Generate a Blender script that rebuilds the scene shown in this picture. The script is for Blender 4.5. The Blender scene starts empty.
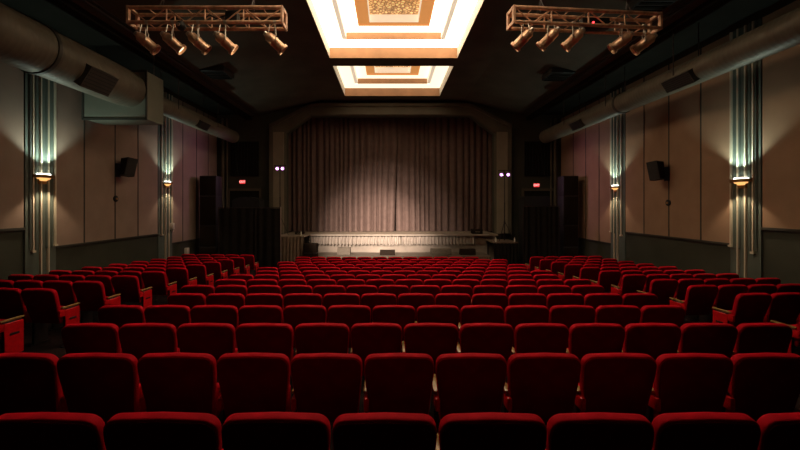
import bpy, bmesh, math, random
from mathutils import Vector, Matrix, Euler
random.seed(7)
PI = math.pi
SC = bpy.context.scene
COL = SC.collection

# ------------------------------------------------------------------ room measures (metres; x right, y towards the stage, z up)
E = 2.81          # eye height above the floor in front of the stage
FP = 380.0        # focal length in pixels of an 800 px wide frame
W = 8.8           # half width of the hall
DF = 19.4         # distance of the proscenium wall
HC = 5.28 + E     # flat ceiling
STAGE = 1.38

def at(px, py, d):
    return Vector(((px - 389) * d / FP, d, E + (205 - py) * d / FP))

# ------------------------------------------------------------------ materials
def mat(name, col, rough=0.7, metal=0.0, emit=None, es=0.0, noise=None, bump=None, spec=0.5, sheen=0.0):
    m = bpy.data.materials.new(name); m.use_nodes = True
    nt = m.node_tree; b = nt.nodes['Principled BSDF']
    b.inputs['Base Color'].default_value = (*col, 1)
    b.inputs['Roughness'].default_value = rough
    b.inputs['Metallic'].default_value = metal
    b.inputs['Specular IOR Level'].default_value = spec
    if sheen:
        b.inputs['Sheen Weight'].default_value = sheen
        b.inputs['Sheen Roughness'].default_value = 0.4
        b.inputs['Sheen Tint'].default_value = (*[min(1, c * 2.5 + .05) for c in col], 1)
    if emit:
        b.inputs['Emission Color'].default_value = (*emit, 1)
        b.inputs['Emission Strength'].default_value = es
    tc = nt.nodes.new('ShaderNodeTexCoord')
    if noise:
        scale, amt = noise
        n = nt.nodes.new('ShaderNodeTexNoise'); n.inputs['Scale'].default_value = scale
        n.inputs['Detail'].default_value = 4
        nt.links.new(tc.outputs['Object'], n.inputs['Vector'])
        r = nt.nodes.new('ShaderNodeValToRGB')
        r.color_ramp.elements[0].position = .3; r.color_ramp.elements[1].position = .7
        r.color_ramp.elements[0].color = (*[c * (1 - amt) for c in col], 1)
        r.color_ramp.elements[1].color = (*[min(1, c * (1 + amt)) for c in col], 1)
        nt.links.new(n.outputs['Fac'], r.inputs['Fac'])
        nt.links.new(r.outputs['Color'], b.inputs['Base Color'])
    if bump:
        scale, st = bump
        n = nt.nodes.new('ShaderNodeTexNoise'); n.inputs['Scale'].default_value = scale
        n.inputs['Detail'].default_value = 3
        nt.links.new(tc.outputs['Object'], n.inputs['Vector'])
        bp = nt.nodes.new('ShaderNodeBump'); bp.inputs['Strength'].default_value = st
        bp.inputs['Distance'].default_value = 0.01
        nt.links.new(n.outputs['Fac'], bp.inputs['Height'])
        nt.links.new(bp.outputs['Normal'], b.inputs['Normal'])
    return m

M = {}
M['velvet'] = mat('red velvet', (.64, .0022, .018), .75, spec=.12, noise=(9, .15), bump=(260, .25))
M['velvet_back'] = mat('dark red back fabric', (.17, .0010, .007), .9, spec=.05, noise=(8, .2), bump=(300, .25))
M['red_paint'] = mat('red painted metal', (.72, .006, .012), .33, spec=.5, noise=(20, .1))
M['arm_wood'] = mat('varnished arm wood', (.36, .20, .075), .22, spec=.6, noise=(30, .2))
M['iron'] = mat('dark iron', (.02, .012, .012), .5, noise=(20, .2))
M['carpet'] = mat('dark aisle carpet', (.022, .012, .012), .95, spec=.1, noise=(6, .4), bump=(200, .3))
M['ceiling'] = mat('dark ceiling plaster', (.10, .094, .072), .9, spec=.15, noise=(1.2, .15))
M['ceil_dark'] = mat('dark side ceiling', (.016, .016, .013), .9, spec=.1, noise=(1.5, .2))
M['wall_panel_l'] = mat('grey beige fabric panel', (.33, .245, .195), .9, spec=.15, noise=(1.6, .08), bump=(90, .2))
M['wall_panel_r'] = mat('tan fabric panel', (.36, .232, .15), .9, spec=.15, noise=(1.6, .08), bump=(90, .2))
M['wall_green'] = mat('grey green wall paint', (.058, .062, .045), .75, spec=.25, noise=(1.5, .12))
M['pilaster'] = mat('pilaster green paint', (.11, .135, .115), .6, spec=.3, noise=(2, .1))
M['cream'] = mat('cream painted rib', (.62, .55, .42), .5, noise=(5, .06))
M['seam'] = mat('panel seam batten', (.04, .038, .03), .7, noise=(5, .1))
M['plaster_front'] = mat('proscenium paint', (.12, .108, .08), .75, spec=.2, noise=(1.5, .12))
M['column'] = mat('tan column paint', (.26, .225, .165), .75, spec=.2, noise=(1.5, .1))
M['duct'] = mat('painted duct metal', (.15, .135, .10), .5, metal=.15, noise=(3, .15))
M['duct_rib'] = mat('duct joint ring', (.05, .048, .04), .5, metal=.2, noise=(5, .1))
M['plenum'] = mat('grey green plenum sheet metal', (.17, .18, .14), .55, metal=.1, noise=(2, .1))
M['black'] = mat('matt black', (.012, .012, .012), .6, noise=(10, .2))
M['black_cloth'] = mat('black drape cloth', (.016, .013, .011), .95, spec=.1, noise=(5, .25))
M['curtain'] = mat('taupe stage velvet', (.135, .090, .077), .85, spec=.15, noise=(4, .12), bump=(150, .2))
M['truss'] = mat('coppery truss metal', (.66, .40, .26), .45, metal=.25, noise=(9, .35))  # warm light on the metal is put into its coppery colour
M['copper'] = mat('copper lamp housing', (.88, .52, .34), .28, metal=.5, noise=(8, .3))  # copper look is warm coffer light put into the colour
M['silver'] = mat('bare metal', (.6, .55, .48), .35, metal=.8, noise=(10, .1))
M['brass'] = mat('brass', (.42, .22, .07), .35, metal=.8, noise=(12, .15))
M['amber'] = mat('amber glass', (.8, .4, .1), .3, emit=(1, .52, .16), es=1.2, noise=(14, .1))
M['bulb'] = mat('white sconce glow', (.9, .9, .8), .3, emit=(.95, 1, .85), es=7.0)
M['lens_dim'] = mat('warm stage lamp lens', (.9, .8, .6), .2, emit=(1, .72, .42), es=3.0)
M['lens_off'] = mat('unlit lens', (.25, .2, .15), .1, metal=.3, noise=(20, .2))
M['led_purple'] = mat('purple LED lens', (.8, .5, .9), .3, emit=(.80, .36, 1), es=2.6)
M['led_red'] = mat('red LED', (.8, .05, .05), .3, emit=(1, .03, .04), es=6.0)
M['exit_face'] = mat('exit sign red face', (.5, .02, .02), .4, emit=(1, .05, .05), es=.9)
M['exit_text'] = mat('exit sign letters', (.9, .8, .8), .4, emit=(1, .62, .6), es=1.3)
M['cove'] = mat('painted cove glow', (.9, .85, .75), .6, emit=(1, .78, .52), es=4.6)  # light of the hidden coves put into the ring surfaces as glow
M['cove_far'] = mat('dimmer cove diffuser', (.9, .85, .75), .6, emit=(1, .80, .55), es=1.5)  # same ring glow, weaker so the curtain stays darker
M['cove_soft'] = mat('soft cove diffuser', (.8, .75, .66), .6, emit=(1, .80, .58), es=.62)  # weak glow put into lips and inner risers so they look lit
M['cove_grey'] = mat('cove lip plaster', (.72, .68, .60), .6, noise=(3, .05))
M['peach'] = mat('peach cove riser', (.42, .22, .11), .6, noise=(2, .15))  # peach stands for dimmer light on the end risers beside pale sides
M['orange'] = mat('orange cove frame', (.50, .19, .06), .5, emit=(1, .42, .12), es=.55)  # glow put into the orange frame, which is no lamp
M['stage_pale'] = mat('pale stage front paint', (.26, .215, .175), .8, noise=(3, .15))
M['skirt'] = mat('white gathered cloth', (.36, .305, .26), .9, noise=(6, .15))
M['brown_cloth'] = mat('brown skirting cloth', (.16, .11, .075), .9, noise=(6, .2))
M['stage_wood'] = mat('stage boards', (.30, .24, .18), .6, noise=(3, .15))
M['grey_box'] = mat('grey monitor grille', (.15, .125, .10), .9, spec=.1, noise=(30, .25))
M['dark_box'] = mat('dark brown monitor grille', (.022, .015, .011), .9, spec=.03, noise=(30, .25))
M['wood_floor'] = mat('dark platform floor', (.13, .105, .08), .6, noise=(3, .2))
M['white_plastic'] = mat('off white plastic', (.6, .56, .48), .4, noise=(10, .05))

def gold_mat():
    m = bpy.data.materials.new('gold patterned glass'); m.use_nodes = True
    nt = m.node_tree; b = nt.nodes['Principled BSDF']
    tc = nt.nodes.new('ShaderNodeTexCoord')
    v = nt.nodes.new('ShaderNodeTexVoronoi'); v.feature = 'DISTANCE_TO_EDGE'; v.inputs['Scale'].default_value = 9
    nt.links.new(tc.outputs['Object'], v.inputs['Vector'])
    n = nt.nodes.new('ShaderNodeTexNoise'); n.inputs['Scale'].default_value = 5; n.inputs['Detail'].default_value = 5
    nt.links.new(tc.outputs['Object'], n.inputs['Vector'])
    mul = nt.nodes.new('ShaderNodeMath'); mul.operation = 'MULTIPLY'
    nt.links.new(v.outputs['Distance'], mul.inputs[0]); nt.links.new(n.outputs['Fac'], mul.inputs[1])
    r = nt.nodes.new('ShaderNodeValToRGB')
    r.color_ramp.elements[0].position = .0; r.color_ramp.elements[0].color = (.16, .055, .012, 1)
    r.color_ramp.elements[1].position = .20; r.color_ramp.elements[1].color = (.95, .56, .21, 1)
    nt.links.new(mul.outputs[0], r.inputs['Fac'])
    nt.links.new(r.outputs['Color'], b.inputs['Base Color'])
    nt.links.new(r.outputs['Color'], b.inputs['Emission Color'])
    b.inputs['Emission Strength'].default_value = 1.15
    b.inputs['Roughness'].default_value = .3
    return m
M['gold'] = gold_mat()

# ------------------------------------------------------------------ mesh builder
class MB:
    def __init__(s): s.v = []; s.f = []; s.sm = []
    def add(s, vs, fs, smooth=False):
        o = len(s.v); s.v += [tuple(v) for v in vs]
        for f in fs: s.f.append([i + o for i in f]); s.sm.append(smooth)
        return s
    def box(s, x0, x1, y0, y1, z0, z1, m=None):
        vs = [Vector(p) for p in ((x0,y0,z0),(x1,y0,z0),(x1,y1,z0),(x0,y1,z0),(x0,y0,z1),(x1,y0,z1),(x1,y1,z1),(x0,y1,z1))]
        if m: vs = [m @ v for v in vs]
        return s.add(vs, [(3,2,1,0),(4,5,6,7),(0,1,5,4),(1,2,6,5),(2,3,7,6),(3,0,4,7)])
    def rbox(s, x0, x1, y0, y1, z0, z1, r=.01, seg=2, m=None):
        bm = bmesh.new()
        bmesh.ops.create_cube(bm, size=1)
        for v in bm.verts:
            v.co = Vector(((x0+x1)/2 + v.co.x*(x1-x0), (y0+y1)/2 + v.co.y*(y1-y0), (z0+z1)/2 + v.co.z*(z1-z0)))
        bmesh.ops.bevel(bm, geom=bm.edges[:], offset=r, segments=seg, affect='EDGES', profile=.5)
        return s.take(bm, m, True)
    def take(s, bm, m=None, smooth=False):
        bm.verts.index_update()
        vs = [(m @ v.co if m else v.co.copy()) for v in bm.verts]
        fs = [[v.index for v in f.verts] for f in bm.faces]
        bm.free()
        return s.add(vs, fs, smooth)
    def tube(s, a, b, r, n=10, r2=None, cap=True, smooth=True):
        a, b = Vector(a), Vector(b); r2 = r if r2 is None else r2
        d = (b - a).normalized()
        u = d.orthogonal().normalized(); w = d.cross(u)
        vs = []
        for p, rr in ((a, r), (b, r2)):
            for k in range(n):
                t = 2*PI*k/n; vs.append(p + (u*math.cos(t) + w*math.sin(t))*rr)
        s.add(vs, [(k, (k+1) % n, n+(k+1) % n, n+k) for k in range(n)], smooth)
        if cap: s.add(vs, [list(range(n))[::-1], list(range(n, 2*n))])
        return s
    def path(s, pts, r, n=8):
        for i in range(len(pts)-1): s.tube(pts[i], pts[i+1], r, n)
        return s
    def lathe(s, prof, m=None, n=20):
        """prof: list of (r, h), turned about local z"""
        vs = []; fs = []
        for r, h in prof:
            for k in range(n):
                t = 2*PI*k/n; p = Vector((r*math.cos(t), r*math.sin(t), h))
                vs.append(m @ p if m else p)
        for i in range(len(prof)-1):
            for k in range(n):
                fs.append((i*n+k, i*n+(k+1) % n, (i+1)*n+(k+1) % n, (i+1)*n+k))
        return s.add(vs, fs, True)
    def prism(s, poly, y0, y1, m=None, smooth=False):
        """poly in (x,z), extruded along y"""
        n = len(poly)
        vs = [Vector((x, y0, z)) for x, z in poly] + [Vector((x, y1, z)) for x, z in poly]
        if m: vs = [m @ v for v in vs]
        return s.add(vs, [list(range(n)), list(range(n, 2*n))[::-1]] + [(k, n+k, n+(k+1) % n, (k+1) % n) for k in range(n)], smooth)
    def build(s, name, m, parent=None, world=True):
        me = bpy.data.meshes.new(name)
        me.from_pydata(s.v, [], s.f); me.validate(); me.update()
        bm = bmesh.new(); bm.from_mesh(me)
        bmesh.ops.remove_doubles(bm, verts=bm.verts, dist=1e-5)
        bmesh.ops.recalc_face_normals(bm, faces=bm.faces); bm.to_mesh(me); bm.free()
        if any(s.sm):
            me.polygons.foreach_set('use_smooth', [True]*len(me.polygons))
            try: me.set_sharp_from_angle(angle=math.radians(38))
            except Exception: pass
        me.materials.append(m if not isinstance(m, str) else M[m])
        o = bpy.data.objects.new(name, me); COL.objects.link(o)
        if parent is not None:
            o.parent = parent
        return o

def tag(o, label=None, cat=None, group=None, kind=None):
    if label: o['label'] = label
    if cat: o['category'] = cat
    if group: o['group'] = group
    if kind: o['kind'] = kind
    return o

def thing(name, label, cat, loc=(0, 0, 0), rz=0, group=None):
    o = bpy.data.objects.new(name, None); COL.objects.link(o)
    o.empty_display_size = .1
    o.location = loc; o.rotation_euler = (0, 0, rz)
    return tag(o, label, cat, group)

def copy_tree(o, parent=None, kids=None):
    c = o.copy(); COL.objects.link(c)
    if parent is not None: c.parent = parent
    for ch in kids[o.name] if kids and o.name in kids else o.children:
        copy_tree(ch, c, kids)
    return c

def struct(o): o['kind'] = 'structure'; return o

# ------------------------------------------------------------------ floor
ROWD = [1.962 + .919*i for i in range(14)]
ROWY = [413, 354.7, 323.5, 306, 293.6, 285.4, 279.5, 274.8, 271, 267.5, 264.6, 261.9, 259.6, 257.4]
SEATH = .90
ROWF = [E - d*(y-205)/FP - SEATH for d, y in zip(ROWD, ROWY)]
# smooth fit of the rake
for _ in range(2):
    ROWF = [ROWF[0]-.004] + [(ROWF[i-1] + 2*ROWF[i] + ROWF[i+1])/4 for i in range(1, 13)] + [ROWF[13]]

def base_floor(d):
    if d <= ROWD[0]: return ROWF[0] + (ROWD[0]-d)*.07
    for i in range(13):
        if d <= ROWD[i+1]:
            t = (d-ROWD[i])/.919
            return ROWF[i]*(1-t) + ROWF[i+1]*t
    return max(0.0, ROWF[13] - (d-ROWD[13])*.05)
def floor_z(x, d):
    t = min(1, max(0, (abs(x)-3.95)/.7)); t = t*t*(3-2*t)
    f = 1 if d < 14.5 else max(0, 1-(d-14.5)/1.5)
    return base_floor(d) + (.07*t*f if x < 0 else 0)

b = MB()
xs = [-W-.1] + [-5.2, -4.8, -4.6, -4.4, -4.2, -4.0, -3.9] + [-2, 0, 2] + [3.9, 4.0, 4.2, 4.4, 4.6, 4.8, 5.2] + [W+.1]
ys = [-4.1, -2, 0] + ROWD + [14.3, 14.6, 15, 15.5, 16, 17, 18, 19, 20, 22.4]
n = len(xs)
vs = [(x, y, floor_z(x, y)) for y in ys for x in xs]
fs = [(j*n+i, j*n+i+1, (j+1)*n+i+1, (j+1)*n+i) for j in range(len(ys)-1) for i in range(n-1)]
b.add(vs, fs)
nb = len(vs)
b.add([(x, y, -.5) for y in (ys[0], ys[-1]) for x in (xs[0], xs[-1])], [(0, 2, 3, 1)])
struct(b.build('floor', 'carpet'))

# ------------------------------------------------------------------ ceiling
CX = .07
zs = HC; z2 = E + 4.5
b = MB()
cof = [(4.4, 8.6), (9.3, 13.66), (14.43, 18.4)]       # depth ranges of the coffers (the first is an unseen addition lighting near seats)
cw = 2.3; ccx = .16
def flat(b, x0, x1, y0, y1, z, t=.12):
    b.box(x0, x1, y0, y1, z, z+t)
flat(b, ccx-cw-1.3, ccx-cw, -4.1, DF+.1, zs)
flat(b, ccx+cw, ccx+cw+1.3, -4.1, DF+.1, zs)
for y0, y1 in ((-4.1, cof[0][0]), (cof[0][1], cof[1][0]), (cof[1][1], cof[2][0]), (cof[2][1], DF+.1)):
    flat(b, ccx-cw, ccx+cw, y0, y1, zs)
for s in (-1, 1):
    xa, xb = ccx + s*(cw+1.3), s*7.0
    b.prism([(xa, zs), (xb, z2), (xb, z2+.12), (xa, zs+.12)], -4.1, DF+.1)
cl = struct(b.build('ceiling', 'ceiling'))
b = MB()
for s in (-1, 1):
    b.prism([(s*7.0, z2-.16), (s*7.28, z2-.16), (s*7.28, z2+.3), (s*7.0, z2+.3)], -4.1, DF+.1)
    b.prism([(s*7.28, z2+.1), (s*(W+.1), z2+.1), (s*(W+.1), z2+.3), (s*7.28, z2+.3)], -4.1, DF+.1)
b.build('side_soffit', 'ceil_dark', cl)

# nested cove coffers; hidden cove light is put into glowing surfaces
def coffer(y0, y1, label, cove='cove'):
    t = thing('ceiling_coffer', label, 'ceiling light', (ccx, (y0+y1)/2, HC), 0, 'stepped luminous ceiling coffers')
    hw, hl = cw, (y1-y0)/2
    lv = [(0, 0), (.67, .38), (1.13, .62), (1.50, .67)]   # inset, height of each opening
    def ring(name, i0, i1, z, m, ends=True, e1=None):
        X0, X1, Y0, Y1 = hw-i0, hw-i1, hl-i0, hl-(i1 if e1 is None else e1)
        for q in ((-X0, -X1), (X1, X0)):
            e = MB(); e.box(q[0], q[1], -Y0, Y0, z, z+.03); e.build(name, m, t)
        if ends:
            for q in ((-Y0, -Y1), (Y1, Y0)):
                e = MB(); e.box(-X1, X1, q[0], q[1], z, z+.03); e.build(name, m, t)
    def risers(i, z0, z1, ends, sides, iy=None):
        X, Y = hw-i, hl-(i if iy is None else iy)
        for s in (-1, 1):
            e = MB(); e.box(-X, X, *sorted((s*Y, s*(Y-.015))), z0, z1); e.build('end_riser', ends, t)
            e = MB(); e.box(*sorted((s*X, s*(X-.015))), -Y+.015, Y-.015, z0, z1); e.build('side_riser', sides, t)
    risers(0, 0, .38, 'peach', 'cove_grey')
    ring('glow_ring', 0, .55, .38, cove, True, .67)
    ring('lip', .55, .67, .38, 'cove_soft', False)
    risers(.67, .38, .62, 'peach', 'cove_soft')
    ring('glow_ring', .67, 1.13, .62, cove)
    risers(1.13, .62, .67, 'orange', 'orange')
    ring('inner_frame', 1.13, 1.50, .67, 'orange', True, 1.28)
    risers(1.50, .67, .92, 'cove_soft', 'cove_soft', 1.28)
    r = MB(); r.box(-(hw-1.5), hw-1.5, -(hl-1.28), hl-1.28, .92, .95); r.build('centre_panel', 'gold', t)
    # backing
    e = MB(); e.box(-hw-.1, hw+.1, -hl-.05, hl+.05, 1.0, 1.05); e.build('housing', 'ceil_dark', t)
    return t
coffer(cof[0][0], cof[0][1], 'stepped glowing ceiling coffer over the nearer seats, above the frame')
coffer(cof[1][0], cof[1][1], 'large stepped glowing ceiling coffer with gold patterned centre, cut by the top edge')
coffer(cof[2][0], cof[2][1], 'smaller-looking stepped glowing ceiling coffer, the farther one, nearest the stage curtain', 'cove_far')

# ------------------------------------------------------------------ side walls
def u2d(u): return FP*W/u
def side_wall(side, name, panel_mat, ledge, pil, cuts):
    """side -1/+1; ledge: depths below eye for rear/mid/front; pil: [(y0,y1),(y0,y1)]; cuts: seam depths of mid and front"""
    b = MB(); xo = side*(W+.25); xi = side*W
    b.box(min(xi, xo), max(xi, xo), -4.1, DF, -.5, E+4.95)
    wl = struct(b.build(name, 'wall_green'))
    top = E + 4.4
    secs = [(-3.9, pil[0][0], ledge[0], [-2.7, -1.5, -.3, .9, 2.1, 3.3, 4.5, 5.7, 6.9, 8.05]),
            (pil[0][1], pil[1][0], ledge[1], cuts[0]), (pil[1][1], DF-.02, ledge[2], cuts[1])]
    for a, c, lz, cut in secs:
        ed = [a] + [k for k in cut] + [c]
        for p, q in zip(ed[:-1], ed[1:]):
            e = MB(); x1 = side*(W-.035)
            e.box(min(xi, x1), max(xi, x1), p+.022, q-.022, E-lz, top)
            e.build('acoustic_panel', panel_mat, wl)
        for p in cut:
            e = MB(); x1 = side*(W-.045); e.box(min(xi, x1), max(xi, x1), p-.016, p+.016, E-lz, top); e.build('batten', 'seam', wl)
        e = MB(); x1 = side*(W-.06); e.box(min(xi, x1), max(xi, x1), a, c, E-lz-.06, E-lz); e.build('chair_rail', 'seam', wl)
    for (a, c) in pil:
        w = c-a
        e = MB(); x1 = side*(W-.05)
        e.box(min(xi, x1), max(xi, x1), a, c, floor_z(side*W, a)-.05, top)
        # flutes
        for k in range(5):
            y = a + w*(.14+.18*k)
            e.tube((side*(W-.05), y, E-1.1), (side*(W-.05), y, top), .035, 10)
        pl = e.build('pilaster', 'pilaster', wl)
        for f, zb in ((.20, E-1.12), (.45, floor_z(side*W, a)), (.70, floor_z(side*W, a)), (.94, E-1.02)):
            y = a + w*f
            e = MB(); x0, x1 = side*(W-.05), side*(W-.10)
            e.box(min(x0, x1), max(x0, x1), y-.018, y+.018, zb, top)
            if zb > E-2: e.box(min(x0, side*(W-.12)), max(x0, side*(W-.12)), y-.045, y+.045, zb-.05, zb)
            e.build('pinstripe', 'cream', pl)
    return wl
pilL = [(9.14, 9.98), (14.42, 15.34)]
pilR = [(8.94, 9.74), (14.10, 15.00)]
side_wall(-1, 'wall_left', 'wall_panel_l', (.54, 1.08, 1.53), pilL, ([10.93, 12.16, 13.27], [16.15, 17.3, 18.42]))
side_wall(1, 'wall_right', 'wall_panel_r', (.52, .98, 1.50), pilR, ([10.68, 11.9, 13.06], [15.85, 16.93, 18.07]))
# back wall behind the camera
b = MB(); b.box(-W-.25, W+.25, -4.3, -4.1, -.5, E+5.5); struct(b.build('wall_back', 'wall_green'))

# wall sconces
def sconce(side, y, z, label, power):
    t = thing('wall_sconce', label, 'wall light', (side*(W-.10), y, z), 0, 'brass up and down wall sconces')
    s = -side
    def half(r0, z0, z1, r1=None, n=14, a=1.7):
        r1 = r0 if r1 is None else r1
        poly = []
        vs = []
        for rr, zz in ((r0, z0), (r1, z1)):
            for k in range(n+1):
                th = -PI/2 + PI*k/n
                vs.append((s*rr*math.cos(th), a*rr*math.sin(th), zz))
        m = n+1
        fs = [(k, k+1, m+k+1, m+k) for k in range(n)] + [(m-1, 0, m, 2*m-1), list(range(m))[::-1], list(range(m, 2*m))]
        return vs, fs
    b = MB()
    for args in ((.165, .0, .05), (.175, .05, .065), (.175, -.012, .0)):
        b.add(*half(*args))
    b.build('band', 'brass', t)
    b = MB(); b.add(*half(.09, -.045, -.012, .11)); b.add(*half(.05, -.085, -.045, .07))
    b.build('lower_glass', 'amber', t)
    b = MB(); b.add(*half(.12, .065, .10, .10)); b.build('upper_glow', 'bulb', t)
    b = MB(); b.box(min(0, -s*.05), max(0, -s*.05), -.10, .10, -.16, .12); b.build('back_plate', 'brass', t)
    for zz, col, pw, ang, d in ((.16, (.80, 1.0, .85), power*2.0, 112, PI), (-.13, (1.0, .76, .50), power*.95, 108, 0)):
        L = bpy.data.lights.new('sconce_light', 'SPOT'); L.energy = pw; L.color = col
        L.spot_size = math.radians(ang); L.spot_blend = .45; L.shadow_soft_size = .03
        o = bpy.data.objects.new('sconce_light', L); COL.objects.link(o); o.parent = t
        o.location = (s*.26, 0, zz); o.rotation_euler = (d, 0, 0)
    return t
sconce(-1, 9.56, E+.69, 'large brass wall sconce glowing on the nearer left fluted pilaster', 46)
sconce(-1, 14.9, E+.83, 'small brass wall sconce glowing on the farther left pilaster, beyond the left wall speaker', 34)
sconce(1, 9.38, E+.575, 'large brass wall sconce glowing on the nearer right fluted pilaster', 40)
sconce(1, 14.6, E+.66, 'small brass wall sconce glowing on the farther right pilaster, beyond the right wall speaker', 34)

# wall speakers on brackets
def wall_speaker(side, y, z, label):
    t = thing('wall_speaker', label, 'speaker', (side*(W-.05), y, z), 0, 'black wall speakers')
    s = -side
    m = Matrix.Translation((s*.34, 0, 0)) @ Matrix.Scale(.82, 4) @ Matrix.Rotation(s*-.55, 4, 'Z') @ Matrix.Rotation(math.radians(-8), 4, 'X')
    b = MB(); b.prism([(-.24, -.36), (.20, -.36), (.30, .34), (-.30, .34)], -.17, .18, m)
    b.build('cabinet', 'black', t)
    b = MB(); b.prism([(-.21, -.32), (.17, -.32), (.26, .30), (-.26, .30)], -.185, -.17, m); b.build('grille', 'dark_box', t)
    b = MB(); b.box(min(0, s*.03), max(0, s*.03), -.1, .1, -.32, .12); b.tube((s*.02, 0, -.1), (s*.28, 0, -.1), .03); b.tube((s*.02, 0, -.28), (s*.30, 0, -.14), .02)
    b.build('bracket', 'black', t)
wall_speaker(-1, 12.25, E+1.22, 'black speaker on a bracket high on the left wall')
wall_speaker(1, 11.95, E+1.08, 'black speaker on a bracket high on the right wall')
def dial(side, y, z, label):
    t = thing('wall_thermostat', label, 'thermostat', (side*(W-.045), y, z), 0, 'round wall dials')
    m = Matrix.Rotation(-side*PI/2, 4, 'Y')
    b = MB(); b.lathe([(0, .0), (.10, .0), (.10, .03), (.085, .04), (0, .04)], m); b.build('rim', 'black', t)
    b = MB(); b.lathe([(0, .041), (.035, .041), (.035, .055), (0, .055)], m); b.build('dial', 'brass', t)
dial(-1, 12.16, E+.20, 'small round dark dial on the left wall below the speaker')
dial(1, 11.9, E+.07, 'small round dark dial on the right wall below the speaker')
b = MB(); b.rbox(-W+.05, -W+.17, 15.17, 15.31, E-.98, E-.72, .01)
tag(b.build('junction_box', 'white_plastic'), 'small pale box low on the farther left pilaster', 'wall box')
b = MB(); b.rbox(-W+.02, -W+.14, 16.3, 16.5, E-2.2, E-1.85, .01)
tag(b.build('wall_outlet_box', 'white_plastic'), 'small pale box low on the left wall beside the speaker tower', 'wall box')

# ------------------------------------------------------------------ front wall with proscenium
IN = [(-5.22, STAGE), (-5.22, E+3.62), (-4.0, E+4.55), (4.14, E+4.55), (5.36, E+3.62), (5.36, STAGE)]
OUT = [(-6.0, STAGE), (-6.0, E+4.05), (-3.9, E+5.1), (4.04, E+5.1), (6.14, E+4.05), (6.14, STAGE)]
b = MB()
y0, y1 = DF, DF+.35
WX = W+.25; WT = E+5.6
b.prism([(-WX, -.5), (IN[0][0], -.5), (IN[0][0], E+3.62), (-WX, E+3.62)], y0, y1)
b.prism([(IN[5][0], -.5), (WX, -.5), (WX, E+3.62), (IN[5][0], E+3.62)], y0, y1)
b.prism([(-WX, E+3.62), IN[1], IN[2], (IN[2][0], WT), (-WX, WT)], y0, y1)
b.prism([IN[4], (WX, E+3.62), (WX, WT), (IN[3][0], WT), IN[3]], y0, y1)
b.prism([IN[2], IN[3], (IN[3][0], WT), (IN[2][0], WT)], y0, y1)
fw = struct(b.build('wall_front', 'wall_green'))
b = MB()
for i in range(5):
    b.prism([IN[i], OUT[i], OUT[i+1], IN[i+1]], DF-.30, DF)
for i in range(5):
    a, c = Vector(OUT[i]), Vector(OUT[i+1]); a2, c2 = Vector(IN[i]), Vector(IN[i+1])
    am, cm = a+(a2-a)*.25, c+(c2-c)*.25
    b.prism([tuple(a), tuple(am), tuple(cm), tuple(c)], DF-.38, DF-.30)
pr = struct(b.build('trim_1', 'plaster_front'))
b = MB(); b.box(-5.84, -5.27, DF-.36, DF-.30, STAGE, E+3.66)
b.build('column_face', 'column', pr)
b = MB(); b.box(5.41, 5.98, DF-.36, DF-.30, STAGE, E+3.66)
b.build('column_face', 'column', pr)
# reveal walls behind the opening and backstage box
b = MB()
b.box(-6.2, 6.3, DF+1.9, DF+2.05, 0, WT)
b.box(-6.2, -6.05, DF+.35, DF+1.9, 0, WT); b.box(6.15, 6.3, DF+.35, DF+1.9, 0, WT)
b.box(-6.2, 6.3, DF+.35, DF+2.05, WT, WT+.1)
struct(b.build('wall_stage', 'black_cloth'))
# corner columns, louvre grilles, door frames
for i, s in enumerate((-1, 1)):
    x = s*8.45
    b = MB(); b.tube((x, DF-.09, 0), (x, DF-.09, E+4.4), .08, 14); b.tube((x-s*.2, DF-.06, 0), (x-s*.2, DF-.06, E+4.4), .05, 12)
    struct(b.build('trim_%d' % (i+2), 'plaster_front'))
    gx = -7.35 if s < 0 else 7.62
    t = thing('louvre_grille', ('tall dark louvred grille on the front wall left of the curtain' if s < 0 else 'tall dark louvred grille on the front wall right of the curtain'), 'grille', (gx, DF, E+2.35), 0, 'dark front wall grilles')
    b = MB(); h = .88; w = .70
    for q in ((-w, w, h-.06, h), (-w, w, -h, -h+.06), (-w, -w+.06, -h, h), (w-.06, w, -h, h)): b.box(q[0], q[1], -.09, 0, q[2], q[3])
    b.build('frame', 'ceil_dark', t)
    b = MB(); b.box(-w+.06, w-.06, -.02, 0, -h+.06, h-.06); b.build('backing', 'black', t)
    for k in range(8):
        xx = -w+.16+k*(2*w-.32)/7
        b = MB(); b.box(xx-.045, xx+.045, -.08, -.03, -h+.05, h-.05, None); b.build('slat', 'plaster_front' if False else 'ceil_dark', t)
    b = MB(); b.box(gx-.75, gx+.75, DF-.05, DF, 0, E+.72)
    d_ = struct(b.build('door_%d' % (i+1), 'ceil_dark'))
    b = MB(); b.box(gx-.85, gx+.85, DF-.10, DF, E+.72, E+.84); b.box(gx-.85, gx-.75, DF-.10, DF, 0, E+.72); b.box(gx+.75, gx+.85, DF-.10, DF, 0, E+.72)
    b.build('door_frame', 'plaster_front', d_)
    b = MB(); b.box(gx-.6, gx+.6, DF-.09, DF-.05, 1.0, 1.08); b.build('push_bar', 'silver', d_)

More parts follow.
